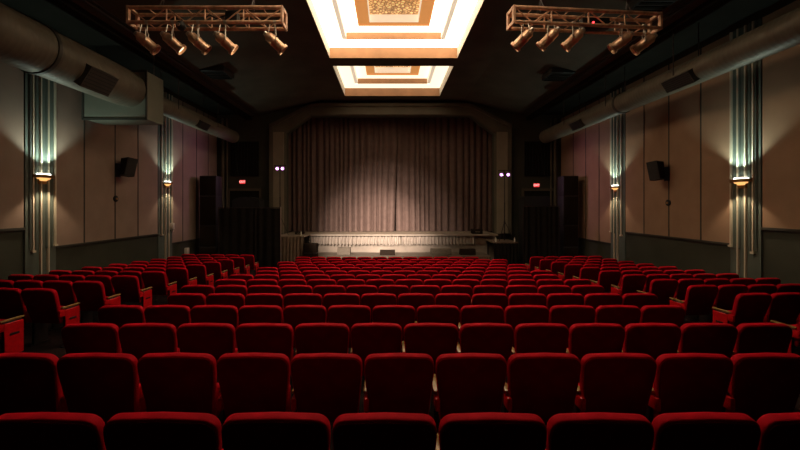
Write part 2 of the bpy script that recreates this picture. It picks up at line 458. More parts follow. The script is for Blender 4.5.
def text_mesh(name, s, size, m, parent, mtx, depth=.006):
    cu = bpy.data.curves.new(name, 'FONT'); cu.body = s; cu.size = size; cu.extrude = depth
    cu.align_x = 'CENTER'; cu.align_y = 'CENTER'
    o = bpy.data.objects.new(name+'_tmp', cu); COL.objects.link(o)
    dg = bpy.context.evaluated_depsgraph_get()
    me = bpy.data.meshes.new_from_object(o.evaluated_get(dg))
    bpy.data.objects.remove(o)
    me.transform(mtx); me.materials.clear(); me.materials.append(M[m]); me.name = name
    r = bpy.data.objects.new(name, me); COL.objects.link(r); r.parent = parent
    return r
for s, px, py, lb in ((-1, 243, 182, 'glowing red exit sign on the front wall left of the stage'), (1, 536, 185.3, 'glowing red exit sign on the front wall right of the stage')):
    p = at(px, py, DF)
    t = thing('exit_sign', lb, 'sign', (p.x, DF, p.z), 0, 'red exit signs')
    b = MB(); b.rbox(-.16, .16, -.07, 0, -.105, .105, .01); b.build('housing', 'black', t)
    b = MB(); b.box(-.145, .145, -.08, -.068, -.09, .09); b.build('face', 'exit_face', t)
    text_mesh('lettering', 'EXIT', .145, 'exit_text', t, Matrix.Translation((0, -.084, 0)) @ Matrix.Rotation(PI/2, 4, 'X'), .003)

# ------------------------------------------------------------------ stage
AF = 18.55     # apron front
b = MB(); b.box(-5.19, 5.33, AF, DF+1.6, STAGE-.08, STAGE); st = b.build('stage', 'stage_wood'); struct(st)
b = MB(); b.box(-4.1, 5.0, AF-.19, AF, STAGE-.07, STAGE+.01); b.build('edge_board', 'stage_pale', st)
b = MB(); b.box(-5.1, 5.2, AF+.03, AF+.1, 0, STAGE-.08); b.build('stage_front', 'stage_pale', st)
# gathered white skirt
def swag(x0, x1, z0, z1, y, amp, wl, seed, n=None, rows=8, drop=.0, thick=.012):
    rnd = random.Random(seed); n = n or int((x1-x0)/.018)
    ph = [0]
    for i in range(n): ph.append(ph[-1] + 2*PI/wl*(x1-x0)/n*(.6+.8*rnd.random()))
    # smooth phase
    vs = []
    for j in range(rows+1):
        t = j/rows
        for i in range(n+1):
            x = x0+(x1-x0)*i/n
            a = amp*(.55+.45*t)
            yy = y - a*(1+math.sin(ph[i] + .9*t*math.sin(i*.05+seed))) - .0
            zb = z0 + drop*abs(math.sin(ph[i]*.5+seed))
            vs.append((x, yy, z1+(zb-z1)*t))
    m = n+1; o = m*(rows+1)
    back = [(x, yv+thick, z) for x, yv, z in vs]
    fs = [(j*m+i, (j+1)*m+i, (j+1)*m+i+1, j*m+i+1) for j in range(rows) for i in range(n)]
    fb = [(o+a, o+d, o+c, o+b_) for a, b_, c, d in fs]
    edge = []
    for i in range(n):
        edge += [(i, i+1, o+i+1, o+i), (rows*m+i, o+rows*m+i, o+rows*m+i+1, rows*m+i+1)]
    for j in range(rows):
        edge += [(j*m, o+j*m, o+(j+1)*m, (j+1)*m), (j*m+n, (j+1)*m+n, o+(j+1)*m+n, o+j*m+n)]
    q = MB(); q.add(vs+back, fs+fb+edge, True); return q
q = swag(-4.0, .55, STAGE-.56, STAGE-.07, AF-.01, .085, .17, 3, drop=.10)
tag(q.build('stage_skirt', 'skirt'), 'pale gathered cloth skirt along the left half of the stage edge', 'stage skirt', 'gathered stage skirts')
q = swag(.62, 4.2, STAGE-.56, STAGE-.07, AF-.01, .085, .17, 5, drop=.10)
tag(q.build('stage_skirt', 'skirt'), 'pale gathered cloth skirt along the right half of the stage edge', 'stage skirt', 'gathered stage skirts')
b = MB(); b.box(4.25, 5.0, AF-.03, AF+.02, STAGE-.5, STAGE-.16)
b.build('dark_end_panel', 'brown_cloth', st)
# low platform in front
b = MB(); b.box(-3.4, 4.6, 17.1, AF+.02, 0, .50)
lp = thing('front_platform', 'low dark platform running along the foot of the stage front', 'platform', (0, 0, 0))
b.build('deck', 'wood_floor', lp)
q = swag(-3.38, 4.58, .05, .49, 17.09, .02, .12, 9, n=380, rows=3)
q.build('fringe', 'brown_cloth', lp)

# curtain halves
def curtain(x0, x1, z0, z1, y, amp, wl, seed, lean, m, label):
    rnd = random.Random(seed); n = int(abs(x1-x0)/.016); rows = 14
    ph = []; p = 0; w = wl; am = []
    for i in range(n+1):
        if i % 16 == 0: w = wl*(.65+.8*rnd.random()); a_ = .6+.6*rnd.random()
        p += 2*PI*abs(x1-x0)/n/w; ph.append(p); am.append(a_)
    k = 9; am = [sum(am[max(0, i-k):i+k+1])/len(am[max(0, i-k):i+k+1]) for i in range(n+1)]
    vs = []
    for j in range(rows+1):
        t = j/rows
        for i in range(n+1):
            f = i/n
            x = x0+(x1-x0)*f + lean(f, t)
            s_ = math.sin(ph[i] + .35*math.sin(3*t+i*.013))
            s_ = 1-2*abs(math.sin(.5*(ph[i] + .35*math.sin(3*t+i*.013))))
            vs.append((x, y+amp*am[i]*s_*(.55+.45*t), z1+(z0-z1)*t))
    mm = n+1; fs = [(j*mm+i, (j+1)*mm+i, (j+1)*mm+i+1, j*mm+i+1) for j in range(rows) for i in range(n)]
    o = len(vs); vs2 = [(x, yy+.02, z) for x, yy, z in vs]
    ed = []
    for i in range(n): ed += [(i, i+1, o+i+1, o+i), (rows*mm+i, o+rows*mm+i, o+rows*mm+i+1, rows*mm+i+1)]
    for j in range(rows): ed += [(j*mm, o+j*mm, o+(j+1)*mm, (j+1)*mm), (j*mm+n, (j+1)*mm+n, o+(j+1)*mm+n, o+j*mm+n)]
    q = MB(); q.add(vs+vs2, fs+[(o+a, o+d, o+c, o+b_) for a, b_, c, d in fs]+ed, True)
    return q.build('stage_curtain', m)
cy = DF+.95
tag(curtain(-5.9, .42, STAGE+.015, E+5.1, cy, .115, .30, 11, lambda f, t: -.22*max(0, t-.4)*max(0, f-.8)/.2, 'curtain', ''),
    'left half of the pleated taupe stage curtain, hanging closed', 'curtain', 'stage curtain halves')
tag(curtain(.36, 6.05, STAGE+.015, E+5.1, cy+.30, .115, .32, 23, lambda f, t: 0, 'curtain', ''),
    'right half of the pleated taupe stage curtain, hanging closed', 'curtain', 'stage curtain halves')

# monitors at the stage foot
def wedge(x0, x1, y, z, h, m, label, dep=.4):
    t = thing('floor_monitor', label, 'monitor speaker', ((x0+x1)/2, y, z), 0, 'speakers at the foot of the stage')
    w = (x1-x0)/2
    rot = Matrix.Rotation(PI/2, 4, 'Z')
    b = MB(); b.prism([(0, 0), (dep, 0), (dep*.75, h), (.05, h*.96)], -w, w, Matrix.Rotation(-PI/2, 4, 'Z') @ Matrix.Scale(-1, 4, (1, 0, 0)))
    b.build('cabinet', m, t)
    b = MB(); b.prism([(-.012, .02), (.0, .02), (.045, h*.9), (.033, h*.9)], -w+.03, w-.03, Matrix.Rotation(-PI/2, 4, 'Z') @ Matrix.Scale(-1, 4, (1, 0, 0)))
    b.build('grille', m, t)
    return t
wedge(-2.39, -1.79, 17.5, .5, .33, 'grey_box', 'grey floor speaker left of centre below the stage skirt')
wedge(-.42, .28, 17.5, .5, .22, 'dark_box', 'dark floor speaker in the middle below the stage skirt')
wedge(1.95, 2.9, 17.6, .5, .27, 'grey_box', 'wide pale floor speaker right of centre below the stage skirt')
wedge(3.3, 4.0, 17.5, .5, .27, 'dark_box', 'dark floor speaker at the right end below the stage skirt')
# side risers
def riser(x0, x1, y0, y1, h, m, label, topm, seed):
    t = thing('skirted_riser', label, 'riser', ((x0+x1)/2, y0, 0), 0, 'skirted side risers')
    w = (x1-x0)/2
    b = MB(); b.box(-w, w, 0.02, y1-y0, h-.06, h); b.build('deck', topm, t)
    for xx in (-w+.08, w-.08):
        for yy in (.12, y1-y0-.1):
            e = MB(); e.box(xx-.03, xx+.03, yy-.03, yy+.03, 0, h-.06); e.build('leg', 'black', t)
    q = swag(-w, w, .02, h-.04, .03, .03, .16, seed, rows=6); q.build('skirt', m, t)
riser(-5.1, -3.8, 17.0, 18.4, 1.42, 'brown_cloth', 'brown skirted riser beside the left end of the stage', 'stage_wood', 31)
riser(4.68, 5.75, 16.9, 18.4, 1.15, 'black_cloth', 'black skirted riser at the right end of the stage under the light stand', 'brown_cloth', 37)
# equipment on the stage sides
p = at(296, 238, 17.6)
def case(x0, x1, y0, y1, z0, z1, label, name='equipment_case'):
    t = thing(name, label, 'equipment case', ((x0+x1)/2, (y0+y1)/2, z0), 0)
    w, d, h = (x1-x0)/2, (y1-y0)/2, z1-z0
    b = MB(); b.rbox(-w, w, -d, d, 0, h, .03); b.build('body', 'dark_box', t)
    b = MB(); b.box(-w-.005, w+.005, -d-.005, d+.005, h*.62, h*.66); b.build('lid_band', 'iron', t)
    b = MB(); b.tube((-w*.4, -d-.03, h*.45), (w*.4, -d-.03, h*.45), .012); b.tube((-w*.4, -d-.03, h*.45), (-w*.4, -d, h*.45), .012); b.tube((w*.4, -d-.03, h*.45), (w*.4, -d, h*.45), .012); b.build('handle', 'silver', t)
case(-4.45, -4.05, 17.95, 18.3, 1.42, 1.54, 'flat dark case on the brown skirted riser left of the stage')
case(4.1, 4.62, AF+.15, AF+.55, STAGE, STAGE+.24, 'small dark case on the right end of the stage')
case(-3.72, -3.15, 16.5, 16.95, 0, 1.12, 'tall dark case standing at the left end of the stage front')
def bottle(x, y, z, label):  # bottle made up to stand for a small bright point
    t = thing('water_bottle', label, 'bottle', (x, y, z), 0, 'small pale bottles')
    b = MB(); b.lathe([(0, 0), (.035, 0), (.035, .14), (.014, .18), (.014, .2), (0, .2)]); b.build('body', 'white_plastic', t)
    b = MB(); b.lathe([(.016, .2), (.016, .22), (0, .22)]); b.build('cap', 'silver', t)
bottle(-4.0, 17.3, 1.42, 'tiny pale bottle on the brown skirted riser, at its right')
bottle(4.80, 17.1, 1.15, 'tiny pale bottle at the left end of the black riser')
bottle(5.65, 17.1, 1.15, 'tiny pale bottle at the right end of the black riser')

# pipe and drape
def drape(x0, x1, y, top, label, seed):
    t = thing('masking_drape', label, 'drape', ((x0+x1)/2, y, 0), 0, 'black pipe and drape screens')
    w = (x1-x0)/2
    rnd = random.Random(seed)
    n = int(2*w/.02); rows = 6; ph = []; p = 0; wl = .26
    for i in range(n+1):
        if i % 12 == 0: wl = .26*(.6+rnd.random())
        p += 2*PI*.02/wl; ph.append(p)
    vs = [(-w+2*w*i/n, .05*math.sin(ph[i])*(.5+.5*j/rows), top-.03+(.03-top+.03)*j/rows) for j in range(rows+1) for i in range(n+1)]
    m = n+1; fs = [(j*m+i, (j+1)*m+i, (j+1)*m+i+1, j*m+i+1) for j in range(rows) for i in range(n)]
    o = len(vs); vs2 = [(a, b_+.012, c) for a, b_, c in vs]
    q = MB(); q.add(vs+vs2, fs+[(o+a, o+d, o+c, o+b_) for a, b_, c, d in fs]+[(i, i+1, o+i+1, o+i) for i in range(n)], True)
    q.build('cloth', 'black_cloth', t)
    b = MB(); b.tube((-w, .02, top), (w, .02, top), .02); b.build('top_pipe', 'iron', t)
    for xx in (-w-.03, w+.03):
        b = MB(); b.tube((xx, .02, 0.01), (xx, .02, top+.04), .02); b.build('upright', 'silver' if (xx > 0 and x0 < 0) else 'iron', t)
        b = MB(); b.rbox(xx-.2, xx+.2, -.18, .22, 0, .012, .004); b.build('base_plate', 'iron', t)
drape(-7.35, -4.72, 16.45, E-.12, 'black pipe and drape screen left of the stage', 5)
drape(5.85, 7.35, 16.45, E-.05, 'black pipe and drape screen right of the stage', 8)

# speaker towers
def tower(x0, x1, y, zs_, side):
    names = ['bottom', 'second', 'third', 'top'] if len(zs_) == 5 else ['bottom', 'middle', 'top']
    for i in range(len(zs_)-1):
        t = thing('loudspeaker', 'black loudspeaker cabinet, %s of the stack beside the %s drape' % (names[i], side), 'speaker', ((x0+x1)/2, y, zs_[i]), 0, 'stacked black loudspeakers')
        w = (x1-x0)/2; h = zs_[i+1]-zs_[i]
        b = MB(); b.rbox(-w, w, -.02, .6, 0.0, h, .015); b.build('cabinet', 'black', t)
        b = MB(); b.rbox(-w+.03, w-.03, -.035, -.02, .04, h-.04, .005); b.build('grille', 'dark_box', t)
tower(-8.42, -7.68, 16.9, [0, .95, 1.9, E+.4, E+1.3], 'left')
tower(7.75, 8.42, 16.9, [0, .95, 1.9, E+.4, E+1.3], 'right')
# covered gear behind the drapes
def covered(x0, x1, y, z, label, arch):
    t = thing('covered_equipment', label, 'equipment case', ((x0+x1)/2, y, 0), 0)
    w = (x1-x0)/2
    poly = [(-w, 0), (w, 0), (w, z-.2)] + ([(w*math.cos(a), z-.2+.2*math.sin(a)) for a in [PI*k/10 for k in range(1, 10)]] if arch else [(w-.05, z), (-w+.05, z)]) + [(-w, z-.2)]
    b = MB(); b.prism(poly, 0, .7); b.build('cover', 'black', t)
    b = MB(); b.box(-w-.02, w+.02, -.02, .72, .0, .08); b.build('base', 'iron', t)
covered(-7.4, -6.1, 17.9, E+.38, 'dark round-topped covered equipment rising behind the left drape', True)
covered(6.35, 7.6, 17.9, E+.42, 'dark flat-topped covered equipment rising behind the right drape', False)

# light stands with purple LED lamps
def stand(px, d, base, pytop, label, lab2, offs, side):
    x = (px-389)*d/FP; zt = E+(205-pytop)*d/FP
    t = thing('light_stand', label, 'light stand', (x, d, base), 0, 'tripod light stands')
    H = zt-base
    b = MB(); b.tube((0, 0, .05), (0, 0, H*.55), .025); b.tube((0, 0, H*.5), (0, 0, H), .018); b.build('pole', 'iron', t)
    b = MB(); b.tube((0, 0, .78), (0, 0, .92), .04); b.build('collar', 'iron', t)
    for k in range(3):
        a = PI/2 + 2*PI*k/3 + .2
        e = MB(); e.tube((.03*math.cos(a), .03*math.sin(a), .86), (.45*math.cos(a), .45*math.sin(a), .015), .014); e.build('leg', 'iron', t)
    b = MB(); b.tube((-.28, 0, H), (.28, 0, H), .018); b.build('crossbar', 'iron', t)
    for i, (dx, dz) in enumerate(offs):
        l = thing('led_lamp', lab2[i], 'stage lamp', (x+dx, d-.0, zt+dz), 0, 'purple stage lamps')
        m = Matrix.Rotation(-PI/2-.25, 4, 'X')
        m = Matrix.Rotation(math.radians(90), 4, 'X')     # local z -> -y (towards the audience)
        b = MB(); b.lathe([(0, -.13), (.06, -.13), (.075, -.08), (.08, .08), (.085, .09), (.07, .09), (.07, .07)], m, 18); b.build('housing', 'black', l)
        b = MB(); b.lathe([(0, .085), (.07, .082), (.07, .07), (0, .07)], m, 18); b.build('lens', 'led_purple', l)
        b = MB(); b.path([(-.11, 0, 0), (-.11, 0, -dz), (.11, 0, -dz), (.11, 0, 0)], .01); b.build('yoke', 'iron', l)
        L = bpy.data.lights.new('led_light', 'SPOT'); L.energy = 42; L.color = (1, .48, .8); L.spot_size = math.radians(95); L.spot_blend = .8; L.shadow_soft_size = .07
        o = bpy.data.objects.new('led_light', L); COL.objects.link(o); o.parent = l
        o.location = (0, -.12, 0); o.rotation_euler = (math.radians(-82), 0, -side*math.radians(80))
stand(280, 17.5, 1.42, 165.5, 'black tripod light stand at the left end of the stage',
      ['left of the two purple lamps on the left light stand', 'right of the two purple lamps on the left light stand'], [(-.10, -.15), (.14, -.15)], 1)
stand(504.5, 17.3, 1.15, 170.5, 'black tripod light stand on the black riser at the right end of the stage',
      ['left of the two purple lamps on the right light stand', 'right of the two purple lamps on the right light stand'], [(-.17, -.2), (.14, -.2)], -1)

# ------------------------------------------------------------------ ducts
def duct(x, z, r, y0, y1, rings, regs, label, name='air_duct', spiral=True):
    t = thing(name, label, 'air duct', (x, y0, z), 0, 'round ceiling ducts')
    L = y1-y0; b = MB(); n = 28
    prof = []; k = 0; step = .12
    yy = 0
    while yy < L-1e-6:
        prof += [(r, yy), (r, yy+step*.82), (r+.0025, yy+step*.9)]; yy += step
    prof = [(0, 0)] + [p for p in prof if p[1] <= L] + [(r, L), (0, L)]
    m = Matrix.Rotation(-PI/2, 4, 'X')
    b.lathe(prof, m, n); b.build('pipe', 'duct', t)
    for yr in rings:
        e = MB(); e.lathe([(r, yr-y0-.04), (r+.025, yr-y0-.04), (r+.025, yr-y0+.04), (r, yr-y0+.04)], m, n); e.build('joint_ring', 'duct_rib', t)
    s = -1 if x > 0 else 1
    for yr, w in regs:
        mm = Matrix.Translation((0, yr-y0, 0)) @ Matrix.Rotation(s*math.radians(32), 4, 'Y')
        # box facing the hall centre and a little down
        e = MB(); x0, x1 = sorted((s*r*.72, s*(r+.10)))
        e.box(x0, x1, -w/2, w/2, -r*.55, r*.45, mm); rg = e.build('register', 'duct_rib', t)
        e = MB()
        for k in range(6):
            zz = -r*.45+k*r*.16
            xa, xb = sorted((s*(r+.10), s*(r+.115)))
            e.box(xa, xb, -w/2+.03, w/2-.03, zz, zz+.02, mm)
        e.build('vanes', 'black', rg)
    for yr in [y0+1.5+3*k for k in range(int(L/3))]:
        e = MB()
        for sx in (-r-.01, r+.01): e.tube((sx, yr-y0, 0), (sx, yr-y0, E+4.6-z), .012)
        e.build('hanger_rod', 'iron', t)
    return t
duct(-7.3, E+3.23, .51, -3.9, 10.3, [7.85], [(8.95, .85)], 'wide round air duct high on the left, from the camera to the plenum box')
duct(-7.5, E+3.28, .29, 11.5, 18.3, [], [(14.8, .7)], 'thin round air duct high on the left, from the plenum box to the stage')
duct(7.5, E+3.27, .31, -3.9, 18.2, [12.2], [(9.45, .9), (14.6, .75)], 'round air duct running the whole length high on the right')
# taper piece of the left duct into the box
t = thing('duct_plenum', 'grey green sheet metal plenum box joining the wide and the thin left duct', 'air duct', (-7.65, 10.7, E+2.42))
b = MB(); b.box(-.95, .82, 0, .8, 0, 1.35); b.build('box', 'plenum', t)
b = MB(); m = Matrix.Translation((.35, -.4, .81)) @ Matrix.Rotation(-PI/2, 4, 'X')
b.lathe([(.51, 0), (.50, .1), (.47, .4)], m, 28); b.build('collar', 'duct', t)
b = MB(); b.box(-.98, .85, -.03, .0, -.03, .02); b.box(-.98, .85, -.03, 0, 1.33, 1.38); b.box(.80, .85, -.03, 0, 0, 1.35); b.box(-.98, -.93, -.03, 0, 0, 1.35); b.build('flange', 'duct_rib', t)
for sx in (-.9, .78):
    e = MB(); e.tube((sx, .4, 1.35), (sx, .4, 2.15), .012); e.build('hanger_rod', 'iron', t)
# dark fixtures on the soffit crease
def fixture(x, y, z, w, label):
    t = thing('ceiling_vent', label, 'vent', (x, y, z), 0, 'dark boxes at the ceiling crease')
    b = MB(); b.rbox(-w, w, -.45, .45, -.02, .16, .02); b.build('body', 'black', t)
    b = MB()
    for k in range(5): b.box(-w+.06, w-.06, -.36+k*.17, -.28+k*.17, -.04, -.02)
    b.build('louvres', 'ceil_dark', t)
fixture(-6.05, 13.4, E+4.60, .42, 'dark vent box at the left ceiling crease')
fixture(6.05, 13.6, E+4.60, .42, 'dark vent box at the right ceiling crease, farther one')
fixture(6.05, 8.6, E+4.60, .42, 'dark vent box at the right ceiling crease, nearer one above the truss end')
# conduits along the crease
for s, nm in ((-1, 'left'), (1, 'right')):
    b = MB(); b.tube((s*6.69, -3.5, z2-.02), (s*6.69, 18.9, z2-.02), .035); b.tube((s*6.62, -3.5, z2+.05), (s*6.62, 18.9, z2+.05), .02)
    tag(b.build('conduit', 'iron'), 'dark conduit pipes running along the %s ceiling crease' % nm, 'pipe', 'ceiling conduits')

# ------------------------------------------------------------------ trusses and lamps
def truss(a, c, h, label):
    a, c = Vector(a), Vector(c)
    t = thing('lighting_truss', label, 'truss', a, math.atan2(c.y-a.y, c.x-a.x), 'lighting trusses')
    L = (c-a).length; hd = h/2
    for yy in (-hd, hd):
        for zz in (-hd, hd):
            b = MB(); b.tube((0, yy, zz), (L, yy, zz), .034, 10); b.build('chord', 'truss', t)
    n = 8; st = L/n
    for yy in (-hd, hd):
        b = MB()
        for k in range(n):
            z0, z1 = (-hd, hd) if k % 2 else (hd, -hd)
            b.tube((k*st, yy, z0), ((k+1)*st, yy, z1), .012, 6)
        b.build('brace', 'truss', t)
    def bar(p, q, r):
        b = MB(); b.tube(p, q, r, 6); b.build('cross_bar', 'truss', t)
    for k in range(n+1):
        for yy in (-hd, hd):
            if k % 2 == 0: bar((k*st, yy, -hd), (k*st, yy, hd), .014)
        bar((k*st, -hd, hd), (k*st, hd, hd), .01); bar((k*st, -hd, -hd), (k*st, hd, -hd), .01)
    for xx in (0, L):
        b = MB(); b.box(xx-.02, xx+.02, -hd-.03, -hd+.04, -hd-.03, hd+.03); b.box(xx-.02, xx+.02, hd-.04, hd+.03, -hd-.03, hd+.03)
        b.box(xx-.02, xx+.02, -hd, hd, -hd-.03, -hd+.03); b.box(xx-.02, xx+.02, -hd, hd, hd-.03, hd+.03); b.build('end_plate', 'truss', t)
    b = MB()
    for xx in (L*.2, L*.8):
        b.tube((xx, 0, hd), (xx, 0, HC-a.z-.02 if abs((a+(c-a)*(xx/L)).x) < 3.8 else max(.3, (HC-(abs((a+(c-a)*(xx/L)).x)-3.7)*.236)-a.z)), .01, 6)
        b.tube((xx, -hd, hd), (xx, 0, hd+.25), .008, 6); b.tube((xx, hd, hd), (xx, 0, hd+.25), .008, 6)
    b.build('hanging_cable', 'iron', t)
    return t
TD = 7.1
aL = at(133, 18.5, TD); cL = at(284, 18.5, TD)
aR = at(511, 18, TD); cR = at(655, 23, TD+.25)
truss(aL, cL, .27, 'copper-lit box truss hanging upper left with five stage lamps')
truss(aR, cR, .27, 'copper-lit box truss hanging upper right with five stage lamps')

def par(pos, top_z, direc, lens, label, group, L=.40, r=.098):
    t = thing('stage_lamp', label, 'stage lamp', pos, 0, group)
    d = Vector(direc).normalized()
    m = d.to_track_quat('Z', 'Y').to_matrix().to_4x4()
    b = MB(); b.lathe([(0, -L*.5), (r*.45, -L*.5), (r*.62, -L*.44), (r*.9, -L*.36), (r*.92, -L*.1), (r*.98, -L*.08), (r*.98, -L*.02), (r*.92, 0), (r*.92, L*.36), (r*1.12, L*.38), (r*1.12, L*.5), (r*1.02, L*.5), (r*.9, L*.40)], m, 20)
    b.build('housing', 'copper', t)
    b = MB(); b.lathe([(0, L*.41), (r*.9, L*.40), (r*.9, L*.37), (0, L*.37)], m, 20); b.build('lens', lens, t)
    b = MB(); b.lathe([(0, -L*.60), (r*.4, -L*.60), (r*.5, -L*.5), (0, -L*.49)], m, 14); b.build('rear_cap', 'silver', t)
    h = top_z - pos[2]
    # yoke: axis across the body, horizontal
    ax = Vector((0, 0, 1)).cross(d).normalized()
    p0 = ax*(r+.02); yk = MB(); hy = .20
    yk.path([p0, p0+Vector((0, 0, hy)), -p0+Vector((0, 0, hy)), -p0], .010, 6); yk.build('yoke', 'silver', t)
    b = MB(); b.tube((0, 0, hy), (0, 0, h), .013, 8); b.tube((-.03, 0, h), (.03, 0, h), .035, 10); b.build('clamp', 'silver', t)
    # safety wire up to the chord
    b = MB(); b.tube(tuple(m.to_3x3() @ Vector((0, 0, -L*.4))), (-.09 if d.x > 0 else .09, 0, h), .007, 6); b.build('safety_wire', 'silver', t)
    return t
ordn = ['leftmost', 'second from the left', 'third from the left', 'fourth from the left', 'rightmost']
for i, px in enumerate((147, 173, 198.5, 225.5, 275)):
    p = at(px, 42.5, TD-.135)
    par(p, aL.z-.135, (.62, .25, -.55), 'lens_dim' if i in (1, 3) else 'lens_off', 'copper-lit stage lamp, %s of five on the left truss' % ordn[i], 'stage lamps on the left truss')
for i, (px, py) in enumerate(((518.5, 42), (544, 42), (569, 43), (618, 45), (642, 47))):
    p = at(px, py, TD+.06*i)
    f = (px-509)/150
    zt = aR.z + (cR.z-aR.z)*f - .135
    pos = Vector((aR.x+(cR.x-aR.x)*f, aR.y+(cR.y-aR.y)*f-.135, p.z))
    par(pos, zt, (-.55 if i < 3 else -.72, .30, -.55), 'lens_off', 'copper-lit stage lamp, %s of five on the right truss' % ordn[i], 'stage lamps on the right truss')
# small dark moving lamp and red pilot light
p = at(181, 26, TD-.2)
t = thing('camera_ball', 'small black round lamp clamped under the left truss between two stage lamps', 'lamp', p)
b = MB(); b.lathe([(0, -.08), (.05, -.07), (.08, -.03), (.085, .02), (.06, .065), (0, .085)], None, 18); b.build('housing', 'black', t)
b = MB(); b.lathe([(0, .0), (.03, .0), (.03, .02), (0, .02)], Matrix.Translation((0, -.085, -.01)) @ Matrix.Rotation(PI/2, 4, 'X'), 12); b.build('lens', 'silver', t)
b = MB(); b.tube((0, 0, .08), (0, .06, .13), .015); b.build('bracket', 'iron', t)
t.name = 'round_lamp'
p = at(594.5, 21.5, TD)
t = thing('dimmer_box', 'black control box with a red light inside the right truss', 'control box', (p.x, TD+.12, p.z))
b = MB(); b.rbox(-.2, .32, -.07, .08, -.10, .10, .01); b.build('case', 'black', t)
b = MB(); b.lathe([(0, 0), (.018, 0), (.018, .02), (0, .02)], Matrix.Translation((0, -.07, 0)) @ Matrix.Rotation(PI/2, 4, 'X'), 10); b.build('pilot_light', 'led_red', t)
p = at(232, 18, TD)
t = thing('dimmer_box', 'black control box inside the left truss', 'control box', (p.x, TD, p.z))
b = MB(); b.rbox(-.1, .12, -.08, .08, -.10, .10, .01); b.build('case', 'black', t)
b = MB(); b.path([(-.1, 0, .05), (-.3, .02, .0), (-.42, 0, .06), (-.5, 0, .0)], .014); b.build('cable', 'black', t)

# ------------------------------------------------------------------ seats
SP = .56
TILT = math.radians(16)
def back_outline(w_top, w_bot, h, r, inset=0):
    pts = []
    wt, wb = w_top/2-inset, w_bot/2-inset
    z1 = h-inset
    rr = r-inset*.6
    pts.append((-wb, inset)); pts.append((wb, inset))
    pts.append((wt*.5+wb*.5+.004, h*.45))
    pts.append((wt, z1-rr-.05))
    for k in range(0, 7):
        a = PI/2*k/6
        pts.append((wt-rr+rr*math.cos(a), z1-rr+rr*math.sin(a)))
    pts.append((0, z1+.008))
    for k in range(6, -1, -1):
        a = PI/2*k/6
        pts.append((-(wt-rr+rr*math.cos(a)), z1-rr+rr*math.sin(a)))
    pts.append((-wt, z1-rr-.05))
    pts.append((-(wt*.5+wb*.5+.004), h*.45))
    return pts
def bevprism(poly, y0, y1, off, seg, m):
    bm = bmesh.new()
    vs = [bm.verts.new((x, y0, z)) for x, z in poly]
    f = bm.faces.new(vs)
    r = bmesh.ops.extrude_face_region(bm, geom=[f])
    for v in r['geom']:
        if isinstance(v, bmesh.types.BMVert): v.co.y = y1
    bm.normal_update()
    ed = [e for e in bm.edges if abs(e.verts[0].co.y-e.verts[1].co.y) < 1e-6]
    bmesh.ops.bevel(bm, geom=ed, offset=off, segments=seg, affect='EDGES', profile=.5)
    # gentle curve across the back
    for v in bm.verts: v.co.y -= .035*(v.co.x/.27)**2 * -1 * .0 + .0
    q = MB(); q.take(bm, m, True); return q

def make_seat(end, TILT):
    """local: faces +y, origin on the floor; back top rear edge at y about -.10"""
    t = thing('theater_seat', 'x', 'seat')
    mb = Matrix.Translation((0, .0, .36)) @ Matrix.Rotation(TILT, 4, 'X')
    H = (SEATH+.002-.36)/math.cos(TILT)
    bevprism(back_outline(.545, .462, H, .073), -.005, .055, .012, 3, mb).build('backrest', 'velvet', t)
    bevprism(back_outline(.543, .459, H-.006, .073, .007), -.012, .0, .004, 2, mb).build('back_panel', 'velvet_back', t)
    # tipped-up cushion
    ms = Matrix.Translation((0, .09, .33)) @ Matrix.Rotation(math.radians(-4), 4, 'X')
    q = MB(); q.rbox(-.225, .225, .0, .085, 0, .26, .035, 3, ms); q.build('seat_cushion', 'velvet', t)
    q = MB(); q.rbox(-.215, .215, .08, .10, .02, .24, .008, 1, ms); q.build('seat_pan', 'iron', t)
    def arm(x, panel):
        q = MB()
        q.rbox(-.026+x, .026+x, .0, .29, .585, .610, .008, 2, Matrix.Translation((0, 0, 0)) @ Matrix.Rotation(math.radians(1.5), 4, 'X'))
        q.build('armrest', 'arm_wood', t)
        q = MB()
        q.rbox(x-.018, x+.018, .02, .25, .02, .587, .008, 1); q.box(x-.02, x+.02, -.02, .28, 0, .02)
        st_ = q.build('standard', 'iron', t)
        q = MB(); q.rbox(x-.020, x+.020, -.062, .05, .47, .57, .012, 2); q.build('bracket', 'red_paint', t)
        if panel:
            s = panel
            q = MB(); xa, xb = sorted((x+s*.018, x+s*.032)); q.rbox(xa, xb, .02, .26, .14, .57, .006, 1); q.build('end_panel', 'red_paint', st_)
            xa, xb = sorted((x+s*.031, x+s*.038)); q = MB(); q.rbox(xa, xb, .08, .20, .40, .43, .003, 1); q.build('aisle_light', 'iron', st_)  # dark slot handle on the end panel, no lamp
    arm(-.257, -1 if end == -1 else 0)
    if end == 1 or end == 2: arm(.262, 1)
    if end == 3: pass
    return t
T1, T2 = math.radians(10.5), math.radians(16)
P_mid = make_seat(0, T1)          # armrest on its left
P_left = make_seat(-1, T1)        # left end of a row, panel on the left armrest
P_right = make_seat(1, T1)        # right end of a row, extra armrest with panel
S_mid, S_left, S_right = make_seat(0, T2), make_seat(-1, T2), make_seat(1, T2)
used = set()
KIDS = {}
for o in list(SC.objects):
    if o.parent is not None: KIDS.setdefault(o.parent.name, []).append(o)
def place(proto, x, y, rz, label, group):
    if proto.name in used: o = copy_tree(proto, None, KIDS)
    else: o = proto; used.add(proto.name)
    # settle the feet on the floor
    o.location = (x, y, floor_z(x, y)); o.rotation_euler = (0, 0, rz)
    tag(o, label, 'seat', group)
    return o
ORD = ['first', 'second', 'third', 'fourth', 'fifth', 'sixth', 'seventh', 'eighth', 'ninth', 'tenth', 'eleventh', 'twelfth', 'thirteenth', 'fourteenth']
nseat = 0
